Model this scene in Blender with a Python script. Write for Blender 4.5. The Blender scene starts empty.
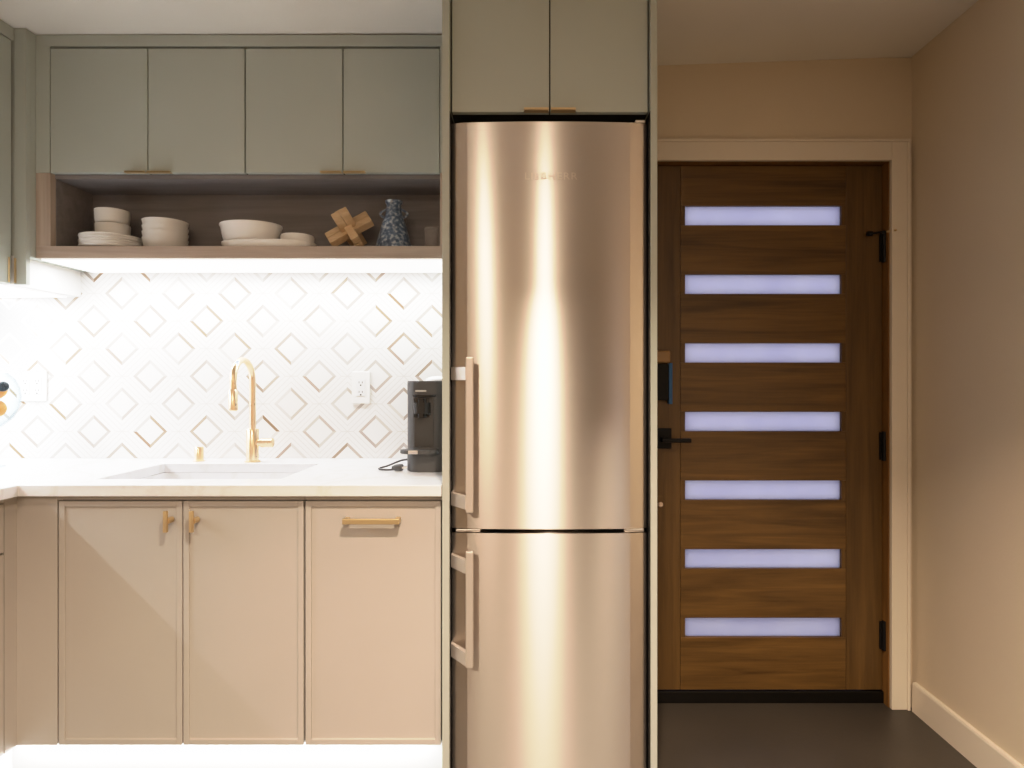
import bpy, bmesh, math, random
from mathutils import Vector, Matrix
random.seed(7)
C = bpy.context.scene.collection
PI = math.pi
ORG = {}

# ------------------------------------------------------------------ helpers
def props(o, label=None, cat=None, group=None, kind=None):
    if label: o['label'] = label
    if cat: o['category'] = cat
    if group: o['group'] = group
    if kind: o['kind'] = kind
    return o

def thing(name, label, cat, loc=(0, 0, 0), group=None, kind=None):
    o = bpy.data.objects.new(name, None)
    o.empty_display_size = 0.05
    C.objects.link(o); o.location = loc
    ORG[o.name] = Vector(loc)
    return props(o, label, cat, group, kind)

def obj(name, bm, mat, parent=None, smooth=None, loc=None):
    """link bm (built in world metres) as one mesh object"""
    org = Vector((0, 0, 0))
    if parent is not None: org = ORG[parent.name]
    elif loc is not None: org = Vector(loc)
    bmesh.ops.recalc_face_normals(bm, faces=bm.faces[:])
    if org.length: bmesh.ops.translate(bm, verts=bm.verts[:], vec=-org)
    me = bpy.data.meshes.new(name); bm.to_mesh(me); bm.free()
    me.materials.append(mat)
    if smooth is not None:
        me.shade_smooth(); me.set_sharp_from_angle(angle=math.radians(smooth))
    o = bpy.data.objects.new(name, me); C.objects.link(o)
    if parent is not None:
        o.parent = parent
    else:
        o.location = org
    ORG[o.name] = org
    return o

def box(bm, x0, x1, y0, y1, z0, z1, bev=0.0, seg=2):
    r = bmesh.ops.create_cube(bm, size=1.0)
    vs = r['verts']
    bmesh.ops.scale(bm, verts=vs, vec=(abs(x1-x0), abs(y1-y0), abs(z1-z0)))
    bmesh.ops.translate(bm, verts=vs, vec=((x0+x1)/2, (y0+y1)/2, (z0+z1)/2))
    if bev > 0:
        es = list({e for v in vs for e in v.link_edges})
        bmesh.ops.bevel(bm, geom=es, offset=bev, segments=seg, profile=0.6, affect='EDGES')
    return bm

def B(*a, **k):
    return box(bmesh.new(), *a, **k)

def lathe(prof, cx, cy, cz, n=48, sx=1.0, sy=1.0, bm=None):
    bm = bm or bmesh.new()
    rings = []
    for r, z in prof:
        if r < 1e-6:
            rings.append([bm.verts.new((cx, cy, cz+z))])
        else:
            rings.append([bm.verts.new((cx+sx*r*math.cos(2*PI*k/n), cy+sy*r*math.sin(2*PI*k/n), cz+z)) for k in range(n)])
    for a, b in zip(rings, rings[1:]):
        for k in range(n):
            k2 = (k+1) % n
            if len(a) == 1 and len(b) == 1: continue
            if len(a) == 1: bm.faces.new((a[0], b[k], b[k2]))
            elif len(b) == 1: bm.faces.new((a[k], b[0], a[k2]))
            else: bm.faces.new((a[k], b[k], b[k2], a[k2]))
    return bm

def tube(bm, pts, rad, n=16, cap=True):
    pts = [Vector(p) for p in pts]
    if not isinstance(rad, (list, tuple)): rad = [rad]*len(pts)
    rings = []
    up = None
    for i, p in enumerate(pts):
        t = (pts[min(i+1, len(pts)-1)]-pts[max(i-1, 0)]).normalized()
        if up is None:
            up = Vector((0, 0, 1)) if abs(t.z) < .9 else Vector((1, 0, 0))
        u = (up - t*up.dot(t)).normalized(); up = u
        v = t.cross(u)
        rings.append([bm.verts.new(p+rad[i]*(u*math.cos(2*PI*k/n)+v*math.sin(2*PI*k/n))) for k in range(n)])
    for a, b in zip(rings, rings[1:]):
        for k in range(n):
            bm.faces.new((a[k], a[(k+1) % n], b[(k+1) % n], b[k]))
    if cap:
        bm.faces.new(rings[0]); bm.faces.new(rings[-1][::-1])
    return bm

def prism(bm, poly, z0, z1):
    lo = [bm.verts.new((x, y, z0)) for x, y in poly]
    hi = [bm.verts.new((x, y, z1)) for x, y in poly]
    n = len(poly)
    bm.faces.new(lo[::-1]); bm.faces.new(hi)
    for k in range(n):
        bm.faces.new((lo[k], lo[(k+1) % n], hi[(k+1) % n], hi[k]))
    return bm

def cells(xs, ys, z0, z1, keep):
    """plate built from grid cells, with outer sides and hole sides, one manifold mesh"""
    bm = bmesh.new(); V = {}
    def v(i, j, k):
        if (i, j, k) not in V: V[i, j, k] = bm.verts.new((xs[i], ys[j], (z0, z1)[k]))
        return V[i, j, k]
    n, m = len(xs)-1, len(ys)-1
    K = {(i, j) for i in range(n) for j in range(m) if keep((xs[i]+xs[i+1])/2, (ys[j]+ys[j+1])/2)}
    for i, j in K:
        bm.faces.new((v(i, j, 1), v(i+1, j, 1), v(i+1, j+1, 1), v(i, j+1, 1)))
        bm.faces.new((v(i, j, 0), v(i, j+1, 0), v(i+1, j+1, 0), v(i+1, j, 0)))
        for di, dj, a, b in ((-1, 0, (i, j+1), (i, j)), (1, 0, (i+1, j), (i+1, j+1)), (0, -1, (i, j), (i+1, j)), (0, 1, (i+1, j+1), (i, j+1))):
            if (i+di, j+dj) not in K:
                bm.faces.new((v(*a, 0), v(*b, 0), v(*b, 1), v(*a, 1)))
    return bm

# ------------------------------------------------------------------ materials
def new_mat(name):
    m = bpy.data.materials.new(name); m.use_nodes = True
    nt = m.node_tree; p = nt.nodes['Principled BSDF']
    return m, nt, p

def N(nt, t, **kw):
    n = nt.nodes.new(t)
    for k, v in kw.items(): setattr(n, k, v)
    return n

def math_node(nt, op, a, b=None, c=None):
    n = nt.nodes.new('ShaderNodeMath'); n.operation = op
    for i, x in enumerate((a, b, c)):
        if x is None: continue
        if isinstance(x, (int, float)): n.inputs[i].default_value = x
        else: nt.links.new(x, n.inputs[i])
    return n.outputs[0]

def ramp(nt, fac, stops):
    r = nt.nodes.new('ShaderNodeValToRGB')
    el = r.color_ramp.elements
    while len(el) < len(stops): el.new(0.5)
    for e, (p, c) in zip(el, stops):
        e.position = p; e.color = (*c, 1) if len(c) == 3 else c
    nt.links.new(fac, r.inputs[0])
    return r.outputs[0]

def paint(name, col, rough=0.5, bump=0.02, scale=180, var=0.03, spec=0.4):
    m, nt, p = new_mat(name)
    tc = N(nt, 'ShaderNodeTexCoord')
    nz = N(nt, 'ShaderNodeTexNoise'); nz.inputs['Scale'].default_value = scale; nz.inputs['Detail'].default_value = 3
    nt.links.new(tc.outputs['Object'], nz.inputs['Vector'])
    n2 = N(nt, 'ShaderNodeTexNoise'); n2.inputs['Scale'].default_value = 2.3
    nt.links.new(tc.outputs['Object'], n2.inputs['Vector'])
    c = ramp(nt, n2.outputs['Fac'], [(0.3, tuple(x*(1-var) for x in col)), (0.7, tuple(min(1, x*(1+var)) for x in col))])
    nt.links.new(c, p.inputs['Base Color'])
    p.inputs['Roughness'].default_value = rough
    p.inputs['Specular IOR Level'].default_value = spec
    if bump:
        b = N(nt, 'ShaderNodeBump'); b.inputs['Strength'].default_value = bump; b.inputs['Distance'].default_value = 0.01
        nt.links.new(nz.outputs['Fac'], b.inputs['Height']); nt.links.new(b.outputs[0], p.inputs['Normal'])
    return m

def metal(name, col, rough, noise=0.0, axis=None):
    m, nt, p = new_mat(name)
    p.inputs['Base Color'].default_value = (*col, 1); p.inputs['Metallic'].default_value = 1
    p.inputs['Roughness'].default_value = rough
    tc = N(nt, 'ShaderNodeTexCoord'); mp = N(nt, 'ShaderNodeMapping')
    mp.inputs['Scale'].default_value = axis or (60, 60, 60)
    nz = N(nt, 'ShaderNodeTexNoise'); nz.inputs['Scale'].default_value = 1; nz.inputs['Detail'].default_value = 4
    nt.links.new(tc.outputs['Object'], mp.inputs[0]); nt.links.new(mp.outputs[0], nz.inputs['Vector'])
    r = math_node(nt, 'MULTIPLY_ADD', nz.outputs['Fac'], noise or 0.04, rough-0.02)
    nt.links.new(r, p.inputs['Roughness'])
    return m, nt, p

def wood(name, dark, light, grain, rough=0.45, scale=1.0, contrast=(0.3, 0.72)):
    """grain = axis index the fibres run along"""
    m, nt, p = new_mat(name)
    tc = N(nt, 'ShaderNodeTexCoord'); mp = N(nt, 'ShaderNodeMapping')
    s = [22*scale]*3; s[grain] = 1.6*scale
    mp.inputs['Scale'].default_value = s
    nt.links.new(tc.outputs['Object'], mp.inputs[0])
    n1 = N(nt, 'ShaderNodeTexNoise'); n1.inputs['Scale'].default_value = 1; n1.inputs['Detail'].default_value = 6
    n1.inputs['Distortion'].default_value = 0.9
    nt.links.new(mp.outputs[0], n1.inputs['Vector'])
    mp2 = N(nt, 'ShaderNodeMapping'); s2 = [150*scale]*3; s2[grain] = 5*scale
    mp2.inputs['Scale'].default_value = s2
    nt.links.new(tc.outputs['Object'], mp2.inputs[0])
    n2 = N(nt, 'ShaderNodeTexNoise'); n2.inputs['Scale'].default_value = 1; n2.inputs['Detail'].default_value = 3
    nt.links.new(mp2.outputs[0], n2.inputs['Vector'])
    f = math_node(nt, 'ADD', math_node(nt, 'MULTIPLY', n1.outputs['Fac'], 0.75), math_node(nt, 'MULTIPLY', n2.outputs['Fac'], 0.25))
    c = ramp(nt, f, [(contrast[0], dark), (contrast[1], light)])
    nt.links.new(c, p.inputs['Base Color']); p.inputs['Roughness'].default_value = rough
    p.inputs['Specular IOR Level'].default_value = 0.35
    b = N(nt, 'ShaderNodeBump'); b.inputs['Strength'].default_value = 0.06; b.inputs['Distance'].default_value = 0.004
    nt.links.new(n2.outputs['Fac'], b.inputs['Height']); nt.links.new(b.outputs[0], p.inputs['Normal'])
    return m

M = {}
M['wall'] = paint('warm_wall_paint', (0.62, 0.52, 0.385), 0.7, 0.05, 120)
M['ceil'] = paint('ceiling_paint', (0.79, 0.76, 0.69), 0.8, 0.04, 90)
M['trim'] = paint('white_trim_paint', (0.68, 0.60, 0.49), 0.45, 0.01)
M['sage'] = paint('sage_cabinet_paint', (0.425, 0.455, 0.410), 0.42, 0.01)
M['taupe'] = paint('taupe_cabinet_paint', (0.485, 0.447, 0.408), 0.42, 0.01)
M['gap'] = paint('dark_gap', (0.02, 0.018, 0.014), 0.8, 0)
M['walnut'] = wood('walnut', (0.34, 0.265, 0.210), (0.50, 0.41, 0.335), 0, 0.5)
M['walnut_v'] = wood('walnut_vertical', (0.34, 0.265, 0.210), (0.50, 0.41, 0.335), 2, 0.5)
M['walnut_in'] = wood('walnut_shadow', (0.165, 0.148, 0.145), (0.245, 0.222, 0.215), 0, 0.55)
M['oak_h'] = wood('stained_oak_horizontal', (0.052, 0.025, 0.005), (0.165, 0.085, 0.021), 0, 0.4)
M['oak_v'] = wood('stained_oak_vertical', (0.055, 0.027, 0.006), (0.125, 0.066, 0.018), 2, 0.4)
M['jamb'] = wood('stained_jamb', (0.12, 0.055, 0.014), (0.26, 0.125, 0.035), 2, 0.4)
M['puzzle'] = wood('pale_beech', (0.56, 0.37, 0.20), (0.74, 0.53, 0.32), 0, 0.5, 2.0)
M['brass'], _, bp_ = metal('satin_brass', (0.66, 0.49, 0.27), 0.32); bp_.inputs['Metallic'].default_value = 0.65
M['gold'], _, _ = metal('champagne_brass', (0.92, 0.70, 0.48), 0.28)
M['black'] = paint('matt_black', (0.006, 0.0055, 0.0055), 0.5, 0, spec=0.15)
M['blackmetal'], _, _ = metal('black_metal', (0.03, 0.028, 0.026), 0.4)
M['white_ceramic'] = paint('white_ceramic', (0.87, 0.85, 0.83), 0.28, 0.0, var=0.02, spec=0.5)
M['grey_ceramic'] = paint('pale_stoneware', (0.76, 0.745, 0.72), 0.35, 0.01, 300, var=0.03)
M['plate_plastic'] = paint('white_plastic', (0.80, 0.79, 0.77), 0.35, 0, var=0.01)
M['kick'] = paint('white_toe_kick', (0.8, 0.79, 0.77), 0.5, 0)
M['charcoal'] = paint('charcoal_plastic', (0.068, 0.066, 0.065), 0.38, 0.02, 400)
M['charcoal_gloss'] = paint('charcoal_gloss', (0.020, 0.019, 0.018), 0.12, 0)
M['charcoal_soft'] = paint('charcoal_satin', (0.05, 0.047, 0.044), 0.28, 0)
M['badge'] = paint('pale_badge', (0.5, 0.48, 0.45), 0.3, 0)
M['letter'], _, _ = metal('satin_letter_steel', (0.50, 0.44, 0.39), 0.42)
M['handle'], _, hp_ = metal('satin_handle_steel', (0.57, 0.51, 0.46), 0.40); hp_.inputs['Metallic'].default_value = 0.5
M['silver'], _, _ = metal('satin_steel', (0.72, 0.68, 0.64), 0.35)
M['white_lid'] = paint('frosted_lid', (0.8, 0.8, 0.8), 0.2, 0)
M['tan'] = paint('tan_cap', (0.28, 0.165, 0.07), 0.35, 0)
M['blue'] = paint('blue_edge', (0.006, 0.10, 0.30), 0.4, 0)
M['peg'] = paint('pale_peg', (0.72, 0.55, 0.42), 0.4, 0)
M['orange'] = paint('orange_peel', (0.72, 0.30, 0.07), 0.45, 0.1, 120)
M['plum'] = paint('dark_plum_skin', (0.018, 0.02, 0.024), 0.35, 0)
M['teal'] = paint('teal_skin', (0.12, 0.30, 0.31), 0.4, 0)

# quartz worktop
def quartz():
    m, nt, p = new_mat('white_quartz')
    tc = N(nt, 'ShaderNodeTexCoord')
    w = N(nt, 'ShaderNodeTexNoise'); w.inputs['Scale'].default_value = 2.2; w.inputs['Detail'].default_value = 7; w.inputs['Distortion'].default_value = 1.4
    nt.links.new(tc.outputs['Object'], w.inputs['Vector'])
    d = math_node(nt, 'ABSOLUTE', math_node(nt, 'SUBTRACT', w.outputs['Fac'], 0.5))
    c = ramp(nt, d, [(0.0, (0.74, 0.735, 0.73)), (0.03, (0.795, 0.795, 0.82)), (1.0, (0.81, 0.81, 0.84))])
    nt.links.new(c, p.inputs['Base Color']); p.inputs['Roughness'].default_value = 0.22
    return m
M['quartz'] = quartz()

# stone mosaic: diamonds outlined by strips of varying tint, in a lattice of diagonal bands
def mosaic():
    m, nt, p = new_mat('diamond_mosaic')
    tc = N(nt, 'ShaderNodeTexCoord'); sx = N(nt, 'ShaderNodeSeparateXYZ')
    nt.links.new(tc.outputs['Object'], sx.inputs[0])
    P = math_node(nt, 'MULTIPLY_ADD', sx.outputs['X'], 1/0.2245, 0.8396/0.2245)
    Q = math_node(nt, 'MULTIPLY_ADD', sx.outputs['Z'], 1/0.2200, -1.4848/0.2200)
    a = math_node(nt, 'ADD', math_node(nt, 'ADD', P, Q), 20.5); b = math_node(nt, 'ADD', math_node(nt, 'SUBTRACT', P, Q), 20.5)
    ca = math_node(nt, 'FLOOR', a); cb = math_node(nt, 'FLOOR', b)
    fa = math_node(nt, 'SUBTRACT', math_node(nt, 'FRACT', a), 0.5); fb = math_node(nt, 'SUBTRACT', math_node(nt, 'FRACT', b), 0.5)
    aa = math_node(nt, 'ABSOLUTE', fa); ab = math_node(nt, 'ABSOLUTE', fb)
    mx = math_node(nt, 'MAXIMUM', aa, ab); mn = math_node(nt, 'MINIMUM', aa, ab)
    agtb = math_node(nt, 'GREATER_THAN', aa, ab)
    sa = math_node(nt, 'GREATER_THAN', fa, 0); sb = math_node(nt, 'GREATER_THAN', fb, 0)
    side = math_node(nt, 'ADD', math_node(nt, 'MULTIPLY', agtb, math_node(nt, 'ADD', sa, 2)),
                     math_node(nt, 'MULTIPLY', math_node(nt, 'SUBTRACT', 1, agtb), sb))
    cv = N(nt, 'ShaderNodeCombineXYZ'); nt.links.new(ca, cv.inputs[0]); nt.links.new(cb, cv.inputs[1]); nt.links.new(side, cv.inputs[2])
    wn = N(nt, 'ShaderNodeTexWhiteNoise'); wn.noise_dimensions = '3D'; nt.links.new(cv.outputs[0], wn.inputs['Vector'])
    strip_col = ramp(nt, wn.outputs['Value'], [(0.0, (0.66, 0.63, 0.60)), (0.3, (0.52, 0.48, 0.445)), (0.7, (0.44, 0.39, 0.345)), (0.92, (0.33, 0.255, 0.185)), (1.0, (0.26, 0.18, 0.11))])
    cv2 = N(nt, 'ShaderNodeCombineXYZ'); nt.links.new(ca, cv2.inputs[0]); nt.links.new(cb, cv2.inputs[1])
    wn2 = N(nt, 'ShaderNodeTexWhiteNoise'); nt.links.new(cv2.outputs[0], wn2.inputs['Vector'])
    dia_col = ramp(nt, wn2.outputs['Value'], [(0, (0.765, 0.75, 0.735)), (1, (0.80, 0.79, 0.775))])
    # band : base with two fine joints
    l1 = math_node(nt, 'LESS_THAN', math_node(nt, 'ABSOLUTE', math_node(nt, 'SUBTRACT', mx, 0.395)), 0.009)
    l2 = math_node(nt, 'GREATER_THAN', mx, 0.489)
    lines = math_node(nt, 'MAXIMUM', l1, l2)
    def mix(f, A, Bc):
        n = N(nt, 'ShaderNodeMix'); n.data_type = 'RGBA'
        for s, x in ((0, f), (6, A), (7, Bc)):
            if isinstance(x, tuple): n.inputs[s].default_value = (*x, 1)
            else: nt.links.new(x, n.inputs[s])
        return n.outputs[2]
    band = mix(lines, (0.785, 0.77, 0.755), (0.67, 0.645, 0.62))
    inside = math_node(nt, 'LESS_THAN', mx, 0.305); core = math_node(nt, 'LESS_THAN', mx, 0.235)
    # small horizontal joint where bands cross
    fq = math_node(nt, 'ABSOLUTE', math_node(nt, 'SUBTRACT', math_node(nt, 'FRACT', math_node(nt, 'ADD', math_node(nt, 'MULTIPLY', Q, 2), 40.5)), 0.5))
    seam = math_node(nt, 'MULTIPLY', math_node(nt, 'LESS_THAN', fq, 0.016), math_node(nt, 'GREATER_THAN', mx, 0.40))
    band = mix(math_node(nt, 'MULTIPLY', seam, 0.7), band, (0.62, 0.59, 0.55))
    c = mix(inside, band, strip_col); c = mix(core, c, dia_col)
    nt.links.new(c, p.inputs['Base Color'])
    p.inputs['Roughness'].default_value = 0.3
    h = math_node(nt, 'SUBTRACT', 1, math_node(nt, 'MULTIPLY', math_node(nt, 'SUBTRACT', inside, core), 0.8))
    h = math_node(nt, 'SUBTRACT', h, math_node(nt, 'MULTIPLY', lines, 0.5))
    bp = N(nt, 'ShaderNodeBump'); bp.inputs['Strength'].default_value = 0.35; bp.inputs['Distance'].default_value = 0.003
    nt.links.new(h, bp.inputs['Height']); nt.links.new(bp.outputs[0], p.inputs['Normal'])
    return m
M['mosaic'] = mosaic()

# brushed stainless fridge skin
def steel():
    m, nt, p = metal('brushed_stainless', (0.66, 0.60, 0.55), 0.25, 0.03, (3, 3, 700))
    p2 = nt.nodes.new('ShaderNodeBsdfPrincipled')
    p2.inputs['Base Color'].default_value = (0.65, 0.59, 0.54, 1); p2.inputs['Metallic'].default_value = 1; p2.inputs['Roughness'].default_value = 0.34
    t = N(nt, 'ShaderNodeTangent'); t.direction_type = 'RADIAL'; t.axis = 'Z'
    for q, an in ((p, 1.0), (p2, 1.0)):
        q.inputs['Anisotropic'].default_value = an; q.inputs['Anisotropic Rotation'].default_value = 0.25
        nt.links.new(t.outputs[0], q.inputs['Tangent'])
    mx = N(nt, 'ShaderNodeMixShader'); mx.inputs[0].default_value = 0.60
    nt.links.new(p.outputs[0], mx.inputs[1]); nt.links.new(p2.outputs[0], mx.inputs[2])
    nt.links.new(mx.outputs[0], nt.nodes['Material Output'].inputs['Surface'])
    return m
M['steel'] = steel()

def floor_mat():
    m = paint('dark_polished_concrete', (0.045, 0.037, 0.029), 0.42, 0.03, 60, 0.16)
    return m
M['floor'] = floor_mat()

def frosted():
    m, nt, p = new_mat('frosted_glass')
    out = nt.nodes['Material Output']
    tr = N(nt, 'ShaderNodeBsdfTranslucent'); tr.inputs['Color'].default_value = (0.92, 0.92, 0.96, 1)
    gl = N(nt, 'ShaderNodeBsdfGlossy'); gl.inputs['Roughness'].default_value = 0.08
    fr = N(nt, 'ShaderNodeFresnel'); fr.inputs['IOR'].default_value = 1.3
    tc = N(nt, 'ShaderNodeTexCoord'); nz = N(nt, 'ShaderNodeTexNoise'); nz.inputs['Scale'].default_value = 5
    nt.links.new(tc.outputs['Object'], nz.inputs['Vector'])
    c = ramp(nt, nz.outputs['Fac'], [(0.3, (0.86, 0.86, 0.93)), (0.7, (0.95, 0.95, 0.97))]); nt.links.new(c, tr.inputs['Color'])
    mx = N(nt, 'ShaderNodeMixShader'); nt.links.new(fr.outputs[0], mx.inputs[0]); nt.links.new(tr.outputs[0], mx.inputs[1]); nt.links.new(gl.outputs[0], mx.inputs[2])
    nt.links.new(mx.outputs[0], out.inputs['Surface'])
    return m
M['frosted'] = frosted()

def glass(name, col, rough=0.02):
    m, nt, p = new_mat(name)
    p.inputs['Base Color'].default_value = (*col, 1); p.inputs['Transmission Weight'].default_value = 1
    p.inputs['Roughness'].default_value = rough; p.inputs['IOR'].default_value = 1.45
    return m
M['glass'] = glass('clear_glass', (0.97, 0.97, 0.97))
def thin_glass(name, tint, edge, base):
    m, nt, p = new_mat(name)
    tr = N(nt, 'ShaderNodeBsdfTransparent'); tr.inputs[0].default_value = (*tint, 1)
    p.inputs['Base Color'].default_value = (*edge, 1); p.inputs['Roughness'].default_value = 0.08
    lw = N(nt, 'ShaderNodeLayerWeight'); lw.inputs[0].default_value = 0.3
    f = math_node(nt, 'MULTIPLY', math_node(nt, 'POWER', lw.outputs['Facing'], 2.8), 0.95); f = math_node(nt, 'ADD', f, base)
    mx = N(nt, 'ShaderNodeMixShader'); nt.links.new(f, mx.inputs[0]); nt.links.new(tr.outputs[0], mx.inputs[1]); nt.links.new(p.outputs[0], mx.inputs[2])
    nt.links.new(mx.outputs[0], nt.nodes['Material Output'].inputs['Surface'])
    return m
M['blue_glass'] = thin_glass('pale_blue_thin_glass', (.95, .98, .99), (.06, .25, .36), .01)
M['glass'] = thin_glass('clear_thin_glass', (.95, .94, .93), (.80, .77, .74), .09)

def vase_mat():
    m, nt, p = new_mat('mottled_blue_glaze')
    tc = N(nt, 'ShaderNodeTexCoord'); v = N(nt, 'ShaderNodeTexVoronoi'); v.inputs['Scale'].default_value = 75
    n = N(nt, 'ShaderNodeTexNoise'); n.inputs['Scale'].default_value = 85; n.inputs['Detail'].default_value = 5
    nt.links.new(tc.outputs['Object'], v.inputs['Vector']); nt.links.new(tc.outputs['Object'], n.inputs['Vector'])
    f = math_node(nt, 'ADD', math_node(nt, 'MULTIPLY', n.outputs['Fac'], 0.9), math_node(nt, 'MULTIPLY', v.outputs['Distance'], 0.25))
    c = ramp(nt, f, [(0.40, (0.045, 0.075, 0.13)), (0.58, (0.12, 0.17, 0.25)), (0.76, (0.50, 0.54, 0.58))])
    nt.links.new(c, p.inputs['Base Color']); p.inputs['Roughness'].default_value = 0.3
    b = N(nt, 'ShaderNodeBump'); b.inputs['Strength'].default_value = 0.4; b.inputs['Distance'].default_value = 0.003
    nt.links.new(n.outputs['Fac'], b.inputs['Height']); nt.links.new(b.outputs[0], p.inputs['Normal'])
    return m
M['vase'] = vase_mat()

def emit(name, col, st):
    m, nt, p = new_mat(name)
    p.inputs['Base Color'].default_value = (0.8, 0.8, 0.8, 1)
    p.inputs['Emission Color'].default_value = (*col, 1); p.inputs['Emission Strength'].default_value = st
    return m
M['led'] = emit('led_diffuser', (1, 0.98, 0.96), 1.0)

# ------------------------------------------------------------------ the room
XL, XR, YB, YD, YR = -2.19, 1.457, 2.48, 2.366, -4.2
def struct(name, bm, m, label, cat, smooth=None):
    return props(obj(name, bm, m, None, smooth), label, cat, None, 'structure')

struct('floor', B(XL-.1, XR+.1, -7.2, 3.2, -0.1, 0), M['floor'], 'dark grey-brown polished floor', 'floor')
# ceiling, not quite level over the entry
bm = bmesh.new()
prof = [(XL-.1, 2.470), (-0.26, 2.476), (0.40, 2.447), (XR, 2.484), (XR+.1, 2.487)]
lo0 = [bm.verts.new((x, -7.2, z)) for x, z in prof]; lo1 = [bm.verts.new((x, 2.7, z)) for x, z in prof]
hi0 = [bm.verts.new((x, -7.2, 2.6)) for x, z in prof]; hi1 = [bm.verts.new((x, 2.7, 2.6)) for x, z in prof]
for k in range(4):
    bm.faces.new((lo0[k], lo1[k], lo1[k+1], lo0[k+1])); bm.faces.new((hi0[k], hi0[k+1], hi1[k+1], hi1[k]))
    bm.faces.new((lo0[k], lo0[k+1], hi0[k+1], hi0[k])); bm.faces.new((lo1[k], hi1[k], hi1[k+1], lo1[k+1]))
bm.faces.new((lo0[0], hi0[0], hi1[0], lo1[0])); bm.faces.new((lo0[4], lo1[4], hi1[4], hi0[4]))
struct('ceiling', bm, M['ceil'], 'plain painted ceiling', 'ceiling')
struct('wall_left', B(XL-.1, XL-.001, YR, YB+.1, 0, 2.4695), M['wall'], 'wall behind the left run of cabinets', 'wall')
struct('wall_right', B(XR, XR+.1, -7.0, YD+.2, 0, 2.4835), M['wall'], 'warm beige wall right of the entry door', 'wall')
bm = bmesh.new(); box(bm, XL, .55, YR-.1, YR, 0, 2.4465)
box(bm, .45, .55, -7.0, YR-.1, 0, 2.4465); box(bm, .55, XR+.1, -7.1, -7.0, 0, 2.4465)  # unseen passage added to darken the reflection in the fridge
struct('wall_rear', bm, M['wall'], 'wall behind the viewer with an added passage darkening the fridge reflection', 'wall')
struct('wall_back', B(XL-.001, 0.37, YB+.001, YB+.1, 0, 2.4465), M['wall'], 'kitchen wall behind the tiles and fridge', 'wall')
# door wall with opening
DX0, DX1, DZ1 = 0.444, 1.368, 2.083
bm = bmesh.new()
box(bm, 0.37, DX0-.012, YD, YD+.16, 0, 2.4465)
box(bm, DX1+.012, XR, YD, YD+.16, 0, 2.4795)
bm2 = [(DX0-.012, 2.448), (DX1+.012, 2.4808)]
v = [bm.verts.new((x, y, z)) for x, zt in bm2 for y in (YD, YD+.16) for z in (DZ1+.012, zt)]
for f in ((0, 4, 5, 1), (2, 3, 7, 6), (1, 5, 7, 3), (0, 2, 6, 4), (0, 1, 3, 2), (4, 6, 7, 5)): bm.faces.new([v[i] for i in f])
struct('wall_entry', bm, M['wall'], 'beige wall around and above the entry door', 'wall')
# casing (white) with stained jamb as part
bm = bmesh.new()
box(bm, DX1+.003, 1.437, YD-.018, YD, 0, 2.158, .003)
box(bm, 0.384, DX1+.003, YD-.018, YD, 2.083, 2.158, .003)
box(bm, 0.384, DX0-.003, YD-.018, YD, 0, 2.083, .003)
tr = struct('trim_1', bm, M['trim'], 'white casing framing the entry door', 'door casing')
bm = bmesh.new()
box(bm, 0.384, 1.4385, YD-.024, YD-.0185, 2.152, 2.162, .002)
box(bm, 1.4275, 1.4385, YD-.024, YD-.0185, 0, 2.152, .002)
obj('casing_lip', bm, M['trim'], tr)
bm = bmesh.new()
box(bm, DX1, DX1+.012, YD-.0, YD+.14, 0, DZ1+.012); box(bm, DX0-.012, DX0, YD, YD+.14, 0, DZ1+.012); box(bm, DX0, DX1, YD, YD+.14, DZ1, DZ1+.012)
box(bm, DX1-.016, DX1, YD+.082, YD+.14, 0.047, DZ1); box(bm, DX0, DX0+.016, YD+.082, YD+.14, 0.047, DZ1); box(bm, DX0, DX1, YD+.082, YD+.14, DZ1-.016, DZ1)
obj('jamb', bm, M['jamb'], tr)
bm = bmesh.new()
box(bm, DX0, DX1, YD+.030, YD+.14, 0, .046, .003)
struct('trim_2', bm, M['blackmetal'], 'black threshold under the entry door', 'threshold')
bm = bmesh.new()
poly = [(0, 0), (-.016, 0), (-.014, .102), (-.011, .109), (0, .110)]
a = [bm.verts.new((XR+x, YR, z)) for x, z in poly]; b = [bm.verts.new((XR+x, YD-.026, z)) for x, z in poly]
bm.faces.new(a); bm.faces.new(b[::-1])
for k in range(5): bm.faces.new((a[k], b[k], b[(k+1) % 5], a[(k+1) % 5]))
struct('baseboard_right', bm, M['trim'], 'white baseboard along the right wall', 'baseboard')

# ------------------------------------------------------------------ entry door
YS = YD+.036                                     # face of the slab
d = thing('door_1', 'dark stained wooden entry door with seven frosted glass slots', 'door', (.907, YS, .05), None, 'structure')
SX0, SX1, SZ0, SZ1 = DX0+.003, DX1-.004, .050, DZ1-.003
GX0, GX1 = .601, 1.207
RL, RR = .583, 1.224                              # rail ends
obj('stile', B(SX0, RL-.001, YS, YS+.044, SZ0, SZ1, .002), M['oak_v'], d)
obj('stile', B(RR+.001, SX1, YS, YS+.044, SZ0, SZ1, .002), M['oak_v'], d)
zc = [1.25+.6376-.2662*k for k in range(7)]; hh = .0375
edges = [SZ1]+[z for c in zc for z in (c+hh, c-hh)]+[SZ0]
for k in range(8):
    obj('rail', B(RL, RR, YS, YS+.044, edges[2*k+1], edges[2*k], .002), M['oak_h'], d)
for k, c in enumerate(zc):
    obj('glass_pane', B(GX0, GX1, YS+.014, YS+.020, c-hh, c+hh), M['frosted'], d)
    bm = bmesh.new()
    box(bm, RL, GX0, YS+.001, YS+.043, c-hh, c+hh); box(bm, GX1, RR, YS+.001, YS+.043, c-hh, c+hh)
    obj('slot_cheek', bm, M['oak_v'], d)
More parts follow.
